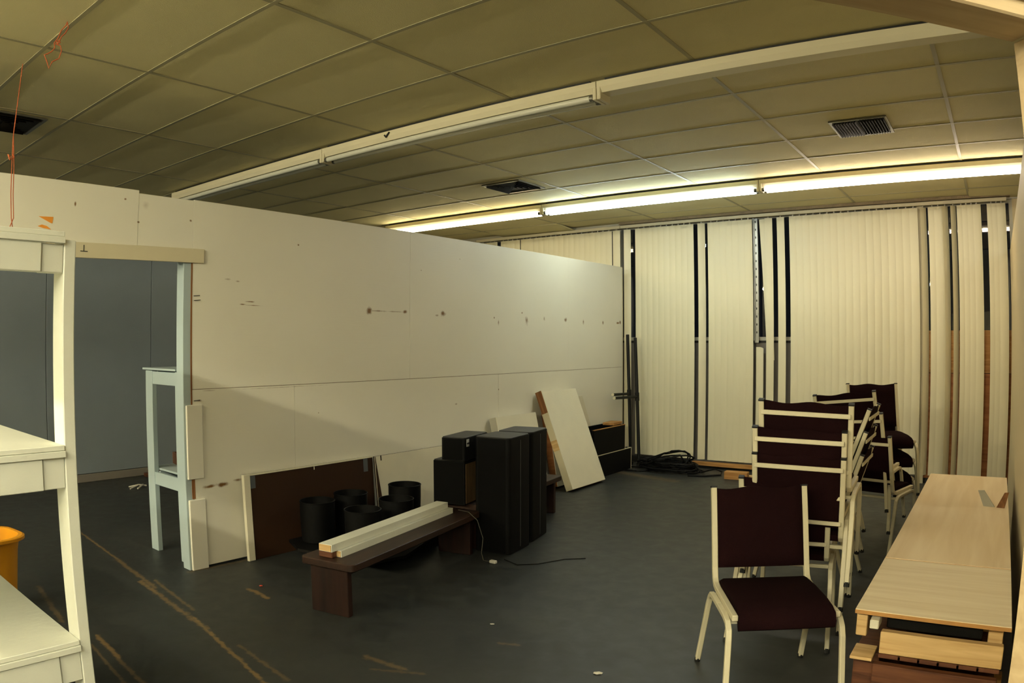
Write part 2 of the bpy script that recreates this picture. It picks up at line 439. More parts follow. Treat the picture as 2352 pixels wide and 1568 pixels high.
# slotted upright bolted to the mullion
bm = bmesh.new(); box(bm, -2.650, -2.605, 8.385, 8.40, 1.50, 2.95); box(bm, -2.650, -2.645, 8.365, 8.385, 1.5, 2.95)
std = obj('slotted_upright', bm, 'brightmetal', wf)
sm_ = None
for i in range(15):
    if sm_ is None:
        bm = bmesh.new(); box(bm, -.006, .006, -.002, 0, -.012, .012); o = obj('slot', bm, 'dark', std); sm_ = o.data
    else: o = bpy.data.objects.new('slot', sm_); C.objects.link(o); o.parent = std
    o.location = (-2.628, 8.3845, 1.62 + i * .092)
struct(bx('trim_1', (-3.4, -2.1, 8.30, 8.36, .03, .075), 'rawwood', bev=.003))
struct(bx('trim_2', (-6.7, -3.4, 8.32, 8.40, .0, .075), 'dark', bev=.003))

# ---------------------------------------------------------------- partition with the wide opening
PX, PHI = -4.411, .016783
wm = struct(bx('wall_middle', (-.080, -.012, 2.46, 8.14, .02, 2.40), 'rawz'))      # stud core
wm.location = (PX, 0, 0); wm.rotation_euler = (0, 0, -PHI)
bx('core', (-.080, -.012, -.2, 2.46, 2.08, 2.40), 'rawz', wm)
bx('core', (-.080, -.012, -4.5, -.2, .02, 2.40), 'rawz', wm)
def ppanel(y0, y1, z0, z1, d=0.0):
    bm = bmesh.new(); box(bm, -.012 + d, d, y0 + .0006, y1 - .0006, z0 + .0006, z1 - .0006); bevel(bm, .0008)
    return obj('plywood_panel', bm, 'partition', wm)
ppanel(2.446, 4.467, 1.2, 2.437); ppanel(4.467, 6.90, 1.2, 2.437, .001); ppanel(6.90, 8.14, 1.2, 2.437)
ppanel(2.446, 3.278, .015, 1.198, .001); ppanel(3.278, 5.668, .015, 1.198); ppanel(5.668, 8.14, .015, 1.198, .001)
ppanel(2.052, 2.446, 2.075, 2.432); ppanel(-.2, 2.052, 2.075, 2.450, .002)
ppanel(-2.4, -.2, 0.01, 2.45); ppanel(-4.5, -2.4, 0.01, 2.45)
bx('back_sheet', (-.090, -.080, 2.46, 8.14, .02, 2.43), 'bluewall', wm)
bx('back_sheet', (-.090, -.080, -.2, 2.46, 2.03, 2.43), 'bluewall', wm)
bx('end_board', (-.090, 0, 8.14, 8.158, .02, 2.437), 'cream', wm)
bx('head_jamb', (-.095, -.012, -.2, 2.44, 2.03, 2.075), 'shadewhite', wm)
# lintel board with pencilled mark
lt = struct(bx('trim_3', (.001, .020, -.2, 2.524, 2.0, 2.092), 'cream', bev=.002)); lt.location = wm.location; lt.rotation_euler = wm.rotation_euler
lt.rotation_euler.x = R(0.0)
for v in lt.data.vertices:                       # the board rises a little towards its right end
    v.co.z += (v.co.y - 1.63) * .026
bm = bmesh.new(); box(bm, .020, .0212, 1.676, 1.722, 2.038, 2.043); box(bm, .020, .0212, 1.695, 1.700, 2.043, 2.078); box(bm, .020, .0212, 1.640, 1.645, 2.050, 2.072)
obj('pencil_mark', bm, 'ink', lt)
# door jamb stud and nailed cover strips
jb = struct(bx('trim_4', (-.095, -.004, 2.385, 2.446, 0, 2.03), 'shadewhite', bev=.003)); jb.location = wm.location; jb.rotation_euler = wm.rotation_euler
bx('cover_strip', (-.006, .014, 2.400, 2.516, .612, 1.098), 'partition', jb, bev=.003)
bx('cover_strip', (-.006, .014, 2.400, 2.520, 0, .475), 'partition', jb, bev=.003)
bx('raw_edge', (-.004, .002, 2.430, 2.452, .48, .61), 'rawz', jb)
bx('raw_edge', (-.004, .002, 2.440, 2.449, 1.10, 2.02), 'rawz', jb)
bm = bmesh.new()
for (yy, zz) in ((2.470, 1.807), (2.474, 1.778), (2.470, 1.125)):
    sweep(bm, [(.0, yy - .01, zz), (.010, yy + .012, zz + .002), (.014, yy + .03, zz + .004)], .0022)
obj('bent_nail', bm, 'ink', jb)['kind'] = 'stuff'
# orange scraps stuck above the opening
def pw(y, z, off=.0025): return Vector((PX + PHI * y + off, y, z))
for nm, poly, lb in (('paper_scrap', [(1.418, 2.224), (1.507, 2.228), (1.503, 2.190), (1.49, 2.192)], 'upper triangular scrap of orange paper stuck above the opening'),
                     ('paper_scrap', [(1.415, 2.167), (1.44, 2.178), (1.47, 2.172), (1.497, 2.154), (1.45, 2.158)], 'lower torn scrap of orange paper just over the shelf top')):
    bm = bmesh.new(); f = bm.faces.new([bm.verts.new(pw(*q)) for q in poly])
    r = bmesh.ops.extrude_face_region(bm, geom=[f]); bmesh.ops.translate(bm, verts=[v for v in r['geom'] if isinstance(v, bmesh.types.BMVert)], vec=(.0015, 0, 0))
    tag(obj(nm, bm, 'orange'), lb, 'paper')

# right partition and the angled doorway the picture is taken through
wr = struct(bx('wall_right', (.175, .285, 1.80, 8.33, 0, 2.44), 'creamwall'))
wnr = thing('wall_near', '', 'wall', (.070, 1.564, 0), R(45)); del wnr['label'], wnr['category']; wnr['kind'] = 'structure'
# local: x along the wall (towards lower right of plan is +x), y away from camera side
bx('header', (-1.9, .5, -.115, -.105, 2.13, 3.02), 'slab', wnr)
bx('header', (-1.9, .5, -.012, -.002, 2.13, 3.02), 'creamwall', wnr)
bx('header_board', (-1.9, 0.0, -.102, .0, 2.095, 2.135), 'header', wnr, bev=.004)
bx('jamb_board', (0.0, .038, -.102, 0, 0, 2.095), 'header', wnr, bev=.004)
bx('wall_face', (.038, .18, -.112, -.004, 0, 3.02), 'creamwall', wnr)
bx('jamb_board', (-1.94, -1.9, -.102, 0, 0, 2.135), 'header', wnr, bev=.004)

# ---------------------------------------------------------------- vertical blinds
vb = thing('vertical_blind', 'full-width cream vertical blind covering the window wall, some slats missing', 'blind', (0, YB, 0))
bx('headrail', (-6.75, -4.40, -.025, .02, 2.953, 2.99), 'cream', vb, bev=.003)
bx('headrail', (-4.395, .165, -.025, .02, 2.955, 2.992), 'cream', vb, bev=.003)
SW = .089
def slat_mesh(z0=.097, z1=2.935, bow=.0045):
    bm = bmesh.new(); n = 6; prof = []
    for i in range(n + 1):
        u = -SW / 2 + SW * i / n; prof.append((u, -bow * (1 - (2 * u / SW) ** 2)))
    rows = []
    for z in (z0, z1):
        rows.append([bm.verts.new((u, v - t, z)) for t in (0, .0012) for (u, v) in prof])
    k = n + 1
    for a in (0, 1):
        for i in range(n):
            q = (rows[0][a * k + i], rows[0][a * k + i + 1], rows[1][a * k + i + 1], rows[1][a * k + i])
            bm.faces.new(q if a else q[::-1])
    for i in (0, n): bm.faces.new((rows[0][i], rows[1][i], rows[1][k + i], rows[0][k + i]))
    return bm
iv = [(-6.75, -6.384), (-6.313, -5.985), (-5.965, -5.76), (-5.75, -4.53), (-4.512, -4.41), (-4.348, -4.264), (-4.19, -3.402), (-3.339, -3.258), (-3.215, -2.662),
      (-2.362, -2.268), (-2.212, -.774), (-.742, -.684), (-.660, -.51), (-.507, -.452), (-.420, -.368), (-.355, -.105), (-.042, .150)]
first = None; cl = None
def place_slat(x, ang, tilt=0.0, z=0.0):
    global first, cl
    if first is None:
        first = obj('slat', slat_mesh(), 'vinyl', vb, smooth=True); o = first
        bm = bmesh.new(); box(bm, -.006, .006, -.004, .004, 2.932, 2.956); c2 = obj('carrier', bm, 'greywhite', o); cl = c2
    else:
        o = bpy.data.objects.new('slat', first.data); C.objects.link(o); o.parent = vb
        c2 = bpy.data.objects.new('carrier', cl.data); C.objects.link(c2); c2.parent = o
    o.location = (x, 0, z); o.rotation_euler = (0, tilt, ang)
    return o
k = 0
for a, b in iv:
    L = b - a
    if L <= SW * 1.12:
        place_slat((a + b) / 2, math.acos(min(1, L / SW)) if L < SW else 0.0)
        continue
    n = max(2, math.ceil((L - SW * .98) / .081) + 1)
    for i in range(n):
        x = a + SW * .49 + (L - SW * .98) * i / (n - 1)
        place_slat(x, R(5 + random.uniform(-3, 3)), R(random.uniform(-.02, .02)))
        k += 1
# the two askew slats beside the slotted upright, and a dropped one below them
s1 = place_slat(-2.459, R(4))
s2 = obj('slat', slat_mesh(1.30, 2.935), 'vinyl', vb, smooth=True); s2.location = (-2.392, .012, 0); s2.rotation_euler = (0, R(-2.75), R(-3))
s3 = obj('slat', slat_mesh(.097, 1.46), 'vinyl', vb, smooth=True); s3.location = (-2.464, .016, 0); s3.rotation_euler = (0, 0, R(-3))
bm = slat_mesh(.12, 1.46, .008)
for v in bm.verts:
    if v.co.z > 1.4 and v.co.x > 0: v.co.z -= 8 * v.co.x ** 2
ds = obj('fallen_slat', bm, 'vinyl', smooth=True, loc=(-2.592, YB + .035, -.01))
tag(ds, 'short loose cream slat propped upright behind the blind, under the askew slats', 'blind slat')

# ---------------------------------------------------------------- fluorescent fixtures
MATT = {k: emis('lit_tube_' + k, *v) for k, v in dict(warm=TUBE_WARM, cool=TUBE_COOL, pink=TUBE_PINK, rear=TUBE_REAR, rear2=TUBE_REAR2, near=TUBE_NEAR).items()}
def fixture(x0, x1, y, tubes, label, group=None, hook=None):
    t = thing('fluorescent_fixture', label, 'ceiling light', (x0, y, CE), 0, group)
    L = x1 - x0
    bm = bmesh.new()
    pr = [(-.060, -.018), (.060, -.018), (.060, -.055), (.045, -.086), (-.045, -.086), (-.060, -.055)]
    r0 = [bm.verts.new((.003, a, z)) for a, z in pr]; r1 = [bm.verts.new((L - .003, a, z)) for a, z in pr]
    for i in range(6): bm.faces.new((r0[i], r0[(i + 1) % 6], r1[(i + 1) % 6], r1[i]))
    bm.faces.new(r0[::-1]); bm.faces.new(r1)
    obj('housing', bm, 'fixture', t)
    bx('gap_shade_strip', (.05, L - .05, -.045, .045, -.018, -.001), 'dark', t)  # dark strip painted in for the shade between housing and ceiling
    for xx in (.0, L - .028):
        bx('lamp_holder', (xx + .004, xx + .028, -.062, .062, -.128, -.05), 'fixture', t, bev=.004)
    for s, mt in zip((-1, 1), tubes):
        if mt is None: continue
        bm = bmesh.new(); sweep(bm, [(.05, s * .038, -.109), (L - .05, s * .038, -.109)], .0185, n=12, ref=(0, 1, 0), cap=False)
        tb = obj('tube', bm, MATT[mt] if mt in MATT else mt, t, smooth=True)
        for xx in (.028, L - .052):
            bm = bmesh.new(); sweep(bm, [(xx, s * .038, -.109), (xx + .024, s * .038, -.109)], .019, n=12, ref=(0, 1, 0)); obj('tube_cap', bm, 'metal', tb, smooth=True)
    if hook:
        bm = bmesh.new(); sweep(bm, [(hook - .03, -.064, -.045), (hook - .012, -.066, -.062), (hook, -.066, -.05), (hook + .02, -.064, -.03)], .007, n=5, ref=(0, 1, 0)); obj('torn_clip', bm, 'dark', t)
    return t
J = [-6.92, -4.481, -2.043, .396, 2.834]
y1_, y0_ = 6.715, 3.665
fixture(J[0], J[1], y1_, ('warm', 'warm'), 'yellowish lit strip light in the lit row, over the end of the partition')
fixture(J[1], J[2], y1_, ('cool', 'cool'), 'coolest white lit strip light, middle of the three lit in view')
fixture(J[2], J[3], y1_, ('pink', 'pink'), 'warm pinkish lit strip light running to the right door jamb')
fixture(J[0], J[1], y0_, ('tube', 'tube'), 'unlit strip light with dull tubes at the far end of the dark row')
fixture(J[1], J[2], y0_, ('tube', 'tube'), 'unlit strip light with two shiny tubes and a dark torn clip on its side', hook=.74)
fixture(J[2], J[3], y0_, (None, None), 'empty strip light housing without tubes, nearest the doorway beam')
for i, kk, yy in ((0, 'rear', -2.44), (1, 'rear', -2.44), (2, 'rear', -2.44), (3, 'rear2', -2.44), (3, 'near', .617)):
    fixture(J[i], J[i + 1], yy, (kk, kk), 'lit strip light behind the doorway, out of direct view', group='lit strip lights behind the doorway')

# ---------------------------------------------------------------- ceiling vents
def vent(x0, x1, y0, y1, label, louvers=True):
    cx, cy = (x0 + x1) / 2, (y0 + y1) / 2; hx, hy = (x1 - x0) / 2, (y1 - y0) / 2
    t = thing('ceiling_vent', label, 'vent', (cx, cy, CE))
    bm = bmesh.new()
    f = .022
    box(bm, -hx, hx, -hy, -hy + f, -.012, -.002); box(bm, -hx, hx, hy - f, hy, -.012, -.002)
    box(bm, -hx, -hx + f, -hy + f, hy - f, -.012, -.002); box(bm, hx - f, hx, -hy + f, hy - f, -.012, -.002)
    obj('frame', bm, 'metal', t)
    bx('duct_back', (-hx + f, hx - f, -hy + f, hy - f, -.004, -.002), 'void', t)
    n = 9 if louvers else 5
    for i in range(n):                      # pyramid of slanted blades, one set each side
        for sgn in (-1, 1):
            u = (i + .6) / n
            xx = sgn * u * (hx - f)
            hh = hy - f if not louvers else (hy - f) * .96
            bm = bmesh.new()
            box(bm, -.0014, .0014, -hh * (u if not louvers else 1), hh * (u if not louvers else 1), -.013, .013, Matrix.Rotation(R(sgn * -42), 4, 'Y'))
            obj('louver', bm, 'vent', t, loc=(xx, 0, -.014))
    return t
vent(-1.045, -.643, 5.11, 5.54, 'square ceiling vent with bright frame and slanted louvers, nearest the doorway', True)
vent(-4.43, -3.985, 5.54, 5.99, 'dark square ceiling vent beside the lit strip lights', False)
vent(-5.63, -5.16, 1.24, 1.69, 'dark square ceiling vent behind the hanging twine', False)

# ---------------------------------------------------------------- twine
bm = bmesh.new()
P = [(-4.203, 1.198, 3.03), (-4.205, 1.196, 2.9), (-4.20, 1.19, 2.75), (-4.2, 1.185, 2.62), (-4.2, 1.19, 2.45), (-4.20, 1.195, 2.3), (-4.2, 1.205, 2.17), (-4.2, 1.23, 2.03)]
sweep(bm, P, .0028, n=5); sweep(bm, [P[0]] + [(a + .002, b + (.012 if 2.1 < c < 2.6 else 0.0), c) for a, b, c in P[1:-1]] + [(-4.2, 1.165, 2.03)], .0028, n=5)
sweep(bm, [(-4.203, 1.18, 2.50), (-4.2, 1.165, 2.51), (-4.2, 1.175, 2.485), (-4.2, 1.20, 2.50), (-4.2, 1.19, 2.515)], .005, n=5)
tag(obj('twine', bm, 'string'), 'long straight orange twine hanging from the ceiling down to the shelf top', 'string')
bm = bmesh.new()
A = Vector((-3.492, 1.187, 3.03))
sideways = Vector((.32, .95, 0)).normalized()
def tw(u, dz): return A + sideways * u + Vector((0, 0, dz))
sweep(bm, [tw(0, 0), tw(-.005, -.02), tw(-.025, -.05), tw(-.035, -.09), tw(-.05, -.115), tw(-.045, -.14), tw(-.058, -.16), tw(-.078, -.175), tw(-.09, -.18), tw(-.075, -.21), tw(-.062, -.245), tw(-.05, -.21), tw(-.02, -.19), tw(-.012, -.15), tw(-.02, -.125), tw(-.045, -.118)], .003, n=5)
sweep(bm, [tw(0, -.005), tw(.008, -.03), tw(-.004, -.06), tw(-.02, -.08), tw(-.03, -.115)], .003, n=5)
sweep(bm, [tw(-.03, -.118), tw(-.04, -.108), tw(-.03, -.102), tw(-.022, -.112)], .004, n=5)
tag(obj('twine', bm, 'string'), 'short knotted loop of orange twine hanging from the ceiling grid at upper left', 'string')

# ---------------------------------------------------------------- white shelf rack in the left foreground
XF, YR = -2.258, .815
rk = thing('shelf_rack', 'tall white painted wooden rack with three shelves, cut by the left edge', 'shelf', (XF, YR, 0))
for yy in (0.0, -1.05):
    for xx in (-.089, -1.10):
        bx('post', (xx, xx + .089, yy, yy + .038, 0, 1.815), 'white', rk, bev=.003)
for zt, ap in ((1.838, .088), (1.200, .095), (.588, .10)):
    bx('shelf_board', (-1.10, .006, -1.02, -.001, zt - .016, zt), 'white', rk, bev=.002)
    bx('shelf_edge', (-.005, .012, -1.02, -.0005, zt - .036, zt - .017), 'white', rk, bev=.001)
    bx('apron', (-.033, .004, -1.02, -.072, zt - .036 - ap, zt - .038), 'white', rk, bev=.002)
    bx('corner_block', (-.050, -.004, -.069, -.001, zt - .036 - ap, zt - .038), 'white', rk, bev=.002)
    bx('apron', (-1.10, -1.07, -1.02, -.002, zt - .13, zt - .018), 'white', rk, bev=.002)
# yellow bin behind the rack
bn = thing('waste_bin', 'yellow plastic waste bin standing behind the white rack', 'bin', (-4.42, 1.02, 0), R(8))
bm = bmesh.new()
def rrect(bm, hx, hy, z, r=.125, n=8):
    vs = []
    for (sx, sy, a0) in ((1, 1, 0), (-1, 1, 90), (-1, -1, 180), (1, -1, 270)):
        for i in range(n):
            a = R(a0 + 90 * i / (n - 1)); vs.append(bm.verts.new((sx * (hx - r) + r * math.cos(a), sy * (hy - r) + r * math.sin(a), z)))
    return vs
rings = [rrect(bm, *q) for q in ((.145, .205, 0), (.155, .218, .24), (.16, .224, .30), (.165, .228, .302), (.175, .245, .405), (.19, .262, .41), (.19, .262, .435), (.172, .244, .435), (.150, .21, .02))]
for a, b in zip(rings, rings[1:]):
    for i in range(len(a)): bm.faces.new((a[i], a[(i + 1) % len(a)], b[(i + 1) % len(a)], b[i]))
bm.faces.new(rings[0][::-1]); bm.faces.new(rings[-1])
obj('bin_body', bm, 'yellow', bn, smooth=True)
bm = bmesh.new()
r0 = [rrect(bm, *q) for q in ((.191, .263, .412), (.199, .271, .416), (.199, .271, .432), (.191, .263, .437))]
for a, b in zip(r0, r0[1:]):
    for i in range(len(a)): bm.faces.new((a[i], a[(i + 1) % len(a)], b[(i + 1) % len(a)], b[i]))
obj('rim', bm, 'yellow', bn, smooth=True)

# small white rack beyond the opening, its cool shade painted in as blue
br = thing('shelf_rack', 'low white shelf unit, tinted blue as shade, standing just beyond the opening', 'shelf', (-5.06, 2.45, 0))
for (xx, yy) in ((0, 0), (.45, .0), (0, .80), (.45, .80)):
    bx('post', (xx, xx + (.105 if xx == 0 else .04), yy, yy + .038, 0.0, 1.305), 'shadewhite', br, bev=.003)
for zt in (1.325, .607):
    bx('shelf_board', (-.01, .49, -.02 if zt > 1 else .04, .85, zt - .014, zt), 'shadewhite', br, bev=.002)
    bx('apron', (.10, .49, .005, .025, zt - .115, zt - .025), 'shadewhite', br, bev=.002)
    bx('apron', (.0, .49, .81, .83, zt - .115, zt - .025), 'shadewhite', br, bev=.002)
    bx('side_rail', (.10, .12, .04, .80, zt - .10, zt - .02), 'shadewhite', br, bev=.002)
cb = thing('small_box', 'small open brown box on the lower shelf of the shade-tinted unit', 'box', (-4.93, 2.74, .607), R(-12))
bm = bmesh.new(); box(bm, -.14, .14, -.10, .10, 0, .006)
for q in ((-.14, -.134, -.10, .10), (.134, .14, -.10, .10), (-.134, .134, -.10, -.094), (-.134, .134, .094, .10)): box(bm, *q, .006, .085)
obj('carton', bm, 'cardboard', cb); bx('flap', (-.14, .14, .10, .145, .07, .076), 'cardboard', cb)
bm = bmesh.new(); box(bm, -.10, .10, -.05, .05, 0, .04); box(bm, -.06, .12, -.04, .03, .04, .07); bevel(bm, .003)
tag(obj('wood_offcut', bm, 'redwood', loc=(-7.83, 3.86, 0), rot=(0, 0, R(80))), 'brown wood offcuts lying against the far blue wall', 'wood')
bm = bmesh.new()
for q in ([(-7.25, 3.30, .01), (-7.3, 3.42, .03), (-7.28, 3.5, .015)], [(-7.35, 3.33, .01), (-7.3, 3.42, .03)], [(-7.2, 3.36, .012), (-7.28, 3.46, .03)]): sweep(bm, q, .009, n=5)
tag(obj('plastic_scrap', bm, 'litter'), 'twisted white plastic scrap on the dark floor beyond the opening', 'litter')

# ---------------------------------------------------------------- benches
def bench(loc, rz, L, zt, label, wd=.185):
    t = thing('bench', label, 'bench', loc, rz)
    bm = bmesh.new(); box(bm, -wd, wd, -.045, L + .045, zt - .042, zt); bevel(bm, .03, 3, vedges(bm)); bevel(bm, .004)
    obj('seat_plank', bm, 'bench', t)
    for yy in (0, L):
        bm = bmesh.new(); box(bm, -.13, .13, yy - .02, yy + .02, 0, zt - .042); obj('leg_panel', bm, 'benchleg', t, bev=.003)
    bx('stretcher', (-.015, .015, .02, L - .02, zt - .13, zt - .042), 'benchleg', t)
    return t
RB = math.atan2(.193, .981)
bench((-3.12, 2.565, 0), RB, 1.40, .315, 'low dark wooden bench carrying two white boards, nearest the doorway')
bench((-3.455, 4.10, 0), R(7.5), 1.30, .335, 'dark wooden bench behind the tall speakers, its end sticking out')
# white boards
def board(zs, ze, v0, u0, u1, label, notch=False):
    t = thing('board', label, 'board', (-3.12, 2.565, zs), RB)
    bm = bmesh.new(); n = 24; rows = []
    for i in range(n + 1):
        y = u0 + (u1 - u0) * i / n; lo = 0.0
        if notch:
            d = (y - (u0 + .12)) / .18
            if 0 < d < 1: lo = .016 * math.sin(math.pi * d) ** .6
            if y < u0 + .12: lo = .004
        rows.append([bm.verts.new((v0 - .045, y, 0)), bm.verts.new((v0 + .045, y, lo)), bm.verts.new((v0 + .045, y, ze - zs - .001)), bm.verts.new((v0 - .045, y, ze - zs - .001))])
    for a, b in zip(rows, rows[1:]):
        for k_ in range(4): bm.faces.new((a[k_], a[(k_ + 1) % 4], b[(k_ + 1) % 4], b[k_]))
    bm.faces.new(rows[-1]); bm.faces.new(rows[0][::-1])
    obj('painted_face', bm, 'white', t)
    bx('end_grain', (v0 - .043, v0 + .040, u0 - .004, u0 - .0005, .003, ze - zs - .004), 'palepine', t)
    return t
board(.3155, .354, -.005, .05, 1.30, 'lower of the two white painted boards lying on the bench')
board(.3545, .397, -.028, -.005, 1.27, 'upper white painted board with a notched edge, on top of the pair')
bm = bmesh.new(); box(bm, -.085, .01, 0, .045, 0, .037); bevel(bm, .005)
o = obj('wood_block', bm, 'redwood', loc=(-3.12 + .0, 2.567, .3157), rot=(0, 0, RB)); tag(o, 'rough brown wood block wedged under the end of the upper white board', 'wood')

# ---------------------------------------------------------------- tubs on a low dark board
bm = bmesh.new()
hexp = [(-4.25, 3.12), (-4.02, 3.02), (-3.42, 3.16), (-3.36, 3.40), (-3.58, 3.96), (-3.80, 4.25), (-4.15, 4.20), (-4.27, 3.9)]
f0 = [bm.verts.new((x, y, .085)) for x, y in hexp]; f1 = [bm.verts.new((x, y, .105)) for x, y in hexp]
bm.faces.new(f0[::-1]); bm.faces.new(f1)
for i in range(8): bm.faces.new((f0[i], f0[(i + 1) % 8], f1[(i + 1) % 8], f1[i]))
pf = thing('low_platform', 'low dark board on runners under the five black tubs', 'platform', (0, 0, 0))
obj('top_board', bm, 'tub', pf)
for yy in (3.3, 3.95): bx('runner', (-4.2, -3.60, yy, yy + .05, 0, .084), 'dark', pf)
tubs = [(-4.09, 3.26, .105, .29, 'leftmost black tub, in front of the brown panel'), (-4.12, 3.60, .105, .29, 'black tub at the back, against the right end of the brown panel'),
        (-3.68, 3.32, .105, .28, 'black tub nearest the bench, in the middle of the group'), (-3.72, 3.68, .105, .29, 'black tub second from the speakers, before the white panel'),
        (-3.96, 4.01, .105, .315, 'tallest black tub, nearest the stacked speaker boxes')]
TB = None
for i, (x, y, z, hh, lb) in enumerate(tubs):
    if TB is None:
        bm = bmesh.new(); lathe(bm, [(.112, .004), (.118, .05), (.124, .20), (.1245, .29), (.121, .29), (.1155, .06), (.110, .012), (.0, .012)], 40)
        bmesh.ops.remove_doubles(bm, verts=bm.verts, dist=1e-5)
        bt = obj('tub', bm, 'tub', smooth=True)
        bm = bmesh.new(); sweep(bm, [(.1245 * math.cos(a * math.pi / 20), .1245 * math.sin(a * math.pi / 20), .288) for a in range(40)], .0035, n=6, ref=(0, 0, 1), closed=True)
        rim = obj('rim', bm, 'tub', bt, smooth=True); TB = bt; o = bt
    else:
        o = TB.copy(); C.objects.link(o); r2 = rim.copy(); C.objects.link(r2); r2.parent = o
    o.location = (x, y, z); o.scale = (1, 1, hh / .29)
    tag(o, lb, 'tub', 'black plastic tubs')

# ---------------------------------------------------------------- panels leaning on the partition
def leaning(name, y0, y1, xb, zt, thick, label, face, edge, yaw=0.0, rim=.0, backx=None):
    """slab leaning with its top against the partition; xb = x of the rear bottom edge"""
    ym = (y0 + y1) / 2; xt = PX + PHI * ym + .012
    a = math.atan2(xb - xt, zt)
    t = thing(name, label, 'panel', (xb, ym, 0), rot=(0, -a, 0)); Lh = math.hypot(xb - xt, zt)
    hy = (y1 - y0) / 2
    bx('core', (0, thick - .006, -hy, hy, 0, Lh), edge, t, bev=.0015)
    bx('face_sheet', (thick - .0055, thick, -hy + .001, hy - .001, .001, Lh - .001), face, t)
    return t, Lh, hy
# slab out from the wall in front
leaning('slab', 6.255, 6.925, -3.906, .972, .082, 'large thick white slab leaning steeply in front of the other panels', 'slab', 'cream')
for o in list(C.objects):
    if o.name == 'slab':
        o.rotation_euler.z = R(0); bx('raw_patch', (.003, .079, -.3375, -.3352, .82, 1.055), 'rawz', o); bx('stained_patch', (.003, .079, -.3370, -.3352, .42, .53), 'palepine', o)
        bx('bare_edge', (.0, .080, -.334, .334, -.002, -.0005), 'rawz', o)
leaning('slab', 6.36, 6.98, -4.158, .775, .085, 'second white slab with a raw brown side, behind the large slab', 'slab', 'plybrown')
leaning('slab', 5.50, 6.16, -4.12, .78, .085, 'short white box panel behind the tall speakers, dark edge on its left', 'slab', 'greywhite')
# faint thin sheet flat on the wall
bm = bmesh.new(); q = [(6.55, .915), (7.18, .90), (7.44, .40), (6.75, .38)]
f = bm.faces.new([bm.verts.new(pw(y, z, .004)) for y, z in q]); r = bmesh.ops.extrude_face_region(bm, geom=[f]); bmesh.ops.translate(bm, verts=[v for v in r['geom'] if isinstance(v, bmesh.types.BMVert)], vec=(.010, 0, 0))
tag(obj('thin_sheet', bm, 'slab'), 'thin tilted white sheet against the partition behind the large slab', 'panel')
# brown faced panel with white edges, and the white sheet
t, Lh, hy = leaning('hardboard_panel', 2.80, 4.012, -4.310, .600, .022, 'long brown panel with white edging leaning low on the partition', 'brownface', 'slab')
bx('edge_strip', (.0, .030, -hy - .002, -hy + .050, 0, Lh), 'slab', t, bev=.002)
bx('edge_strip', (.0, .027, -hy + .050, hy, Lh - .010, Lh), 'slab', t)
bx('duct_tape', (.0222, .0235, -hy + .052, -hy + .095, Lh - .10, Lh - .012), 'tape', t); bx('duct_tape', (.0222, .0235, hy - .10, hy - .055, Lh - .115, Lh - .012), 'tape', t)
bx('duct_tape', (.0222, .0235, .01, .018, Lh - .035, Lh - .012), 'slab', t)
t, Lh, hy = leaning('white_sheet', 4.02, 5.35, -4.262, .596, .020, 'white sheet leaning beside the brown panel, behind the tubs', 'slab', 'darkbrown')
bm = bmesh.new(); vs = [bm.verts.new(q) for q in ((.0205, -hy, Lh - .003), (.0205, -hy + .005, Lh - .003), (.0205, -hy + .075, 0), (.0205, -hy, 0), (.022, -hy, Lh - .003), (.022, -hy + .005, Lh - .003), (.022, -hy + .075, 0), (.022, -hy, 0))]
for f in ((0, 1, 2, 3), (4, 7, 6, 5), (0, 4, 5, 1), (1, 5, 6, 2), (2, 6, 7, 3), (3, 7, 4, 0)): bm.faces.new([vs[i] for i in f])
obj('brown_edge', bm, 'brownface', t)
bx('tear', (.0202, .0215, -hy + .06, -hy + .072, Lh - .04, Lh), 'darkbrown', t)

# ---------------------------------------------------------------- speakers
def cabinet(name, label, cx, cy, z0, w_, d_, h_, yaw, rnd, top='blacktop', front='grille', side='black', band=True):
    t = thing(name, label, 'speaker', (cx, cy, z0), yaw)
    bm = bmesh.new(); box(bm, -w_ / 2, w_ / 2, -d_ / 2, d_ / 2, .006, h_ - .008); bevel(bm, rnd, 4, vedges(bm)); obj('cabinet', bm, side, t, smooth=True)
    bm = bmesh.new(); box(bm, -w_ / 2 + .004, w_ / 2 - .004, -d_ / 2 + .004, d_ / 2 - .004, h_ - .0078, h_); bevel(bm, rnd, 4, vedges(bm)); bevel(bm, .002); obj('top_panel', bm, top, t)
    bx('grille', (-w_ / 2 + rnd + .002, w_ / 2 - rnd - .002, -d_ / 2 - .002, -d_ / 2 + .003, .012, h_ - .014), front, t, bev=.001)
    if band: bx('side_seam', (w_ / 2 - .002, w_ / 2 + .003, -.006, .006, .03, h_ - .03), 'dark', t)
    for sx in (-1, 1):
        for sy in (-1, 1):
            bm = bmesh.new(); box(bm, sx * (w_ / 2 - .05) - .015, sx * (w_ / 2 - .05) + .015, sy * (d_ / 2 - .05) - .015, sy * (d_ / 2 - .05) + .015, 0, .007); obj('foot', bm, 'rubber', t)
    return t
cabinet('floor_speaker', 'tall black speaker standing nearest the doorway', -3.195, 4.245, 0, .285, .335, .84, R(9), .03)
cabinet('floor_speaker', 'tall black speaker standing right behind the nearest one', -3.275, 4.610, 0, .285, .335, .84, R(13), .03)
lo = cabinet('speaker_box', 'black box with a brown side standing on the rear bench', -3.515, 4.135, .336, .25, .34, .325, R(14), .004, side='black', band=False)
bx('brown_side', (.1245, .130, -.15, .15, .012, .30), 'darkply', lo)
sb = cabinet('speaker_box', 'small black speaker with a silver badge on top of the box', -3.460, 4.14, .662, .19, .40, .172, R(14), .018, band=False)
bd = bx('badge', (.095, .0975, -.175, -.135, .105, .158), 'badge', sb, bev=.001)
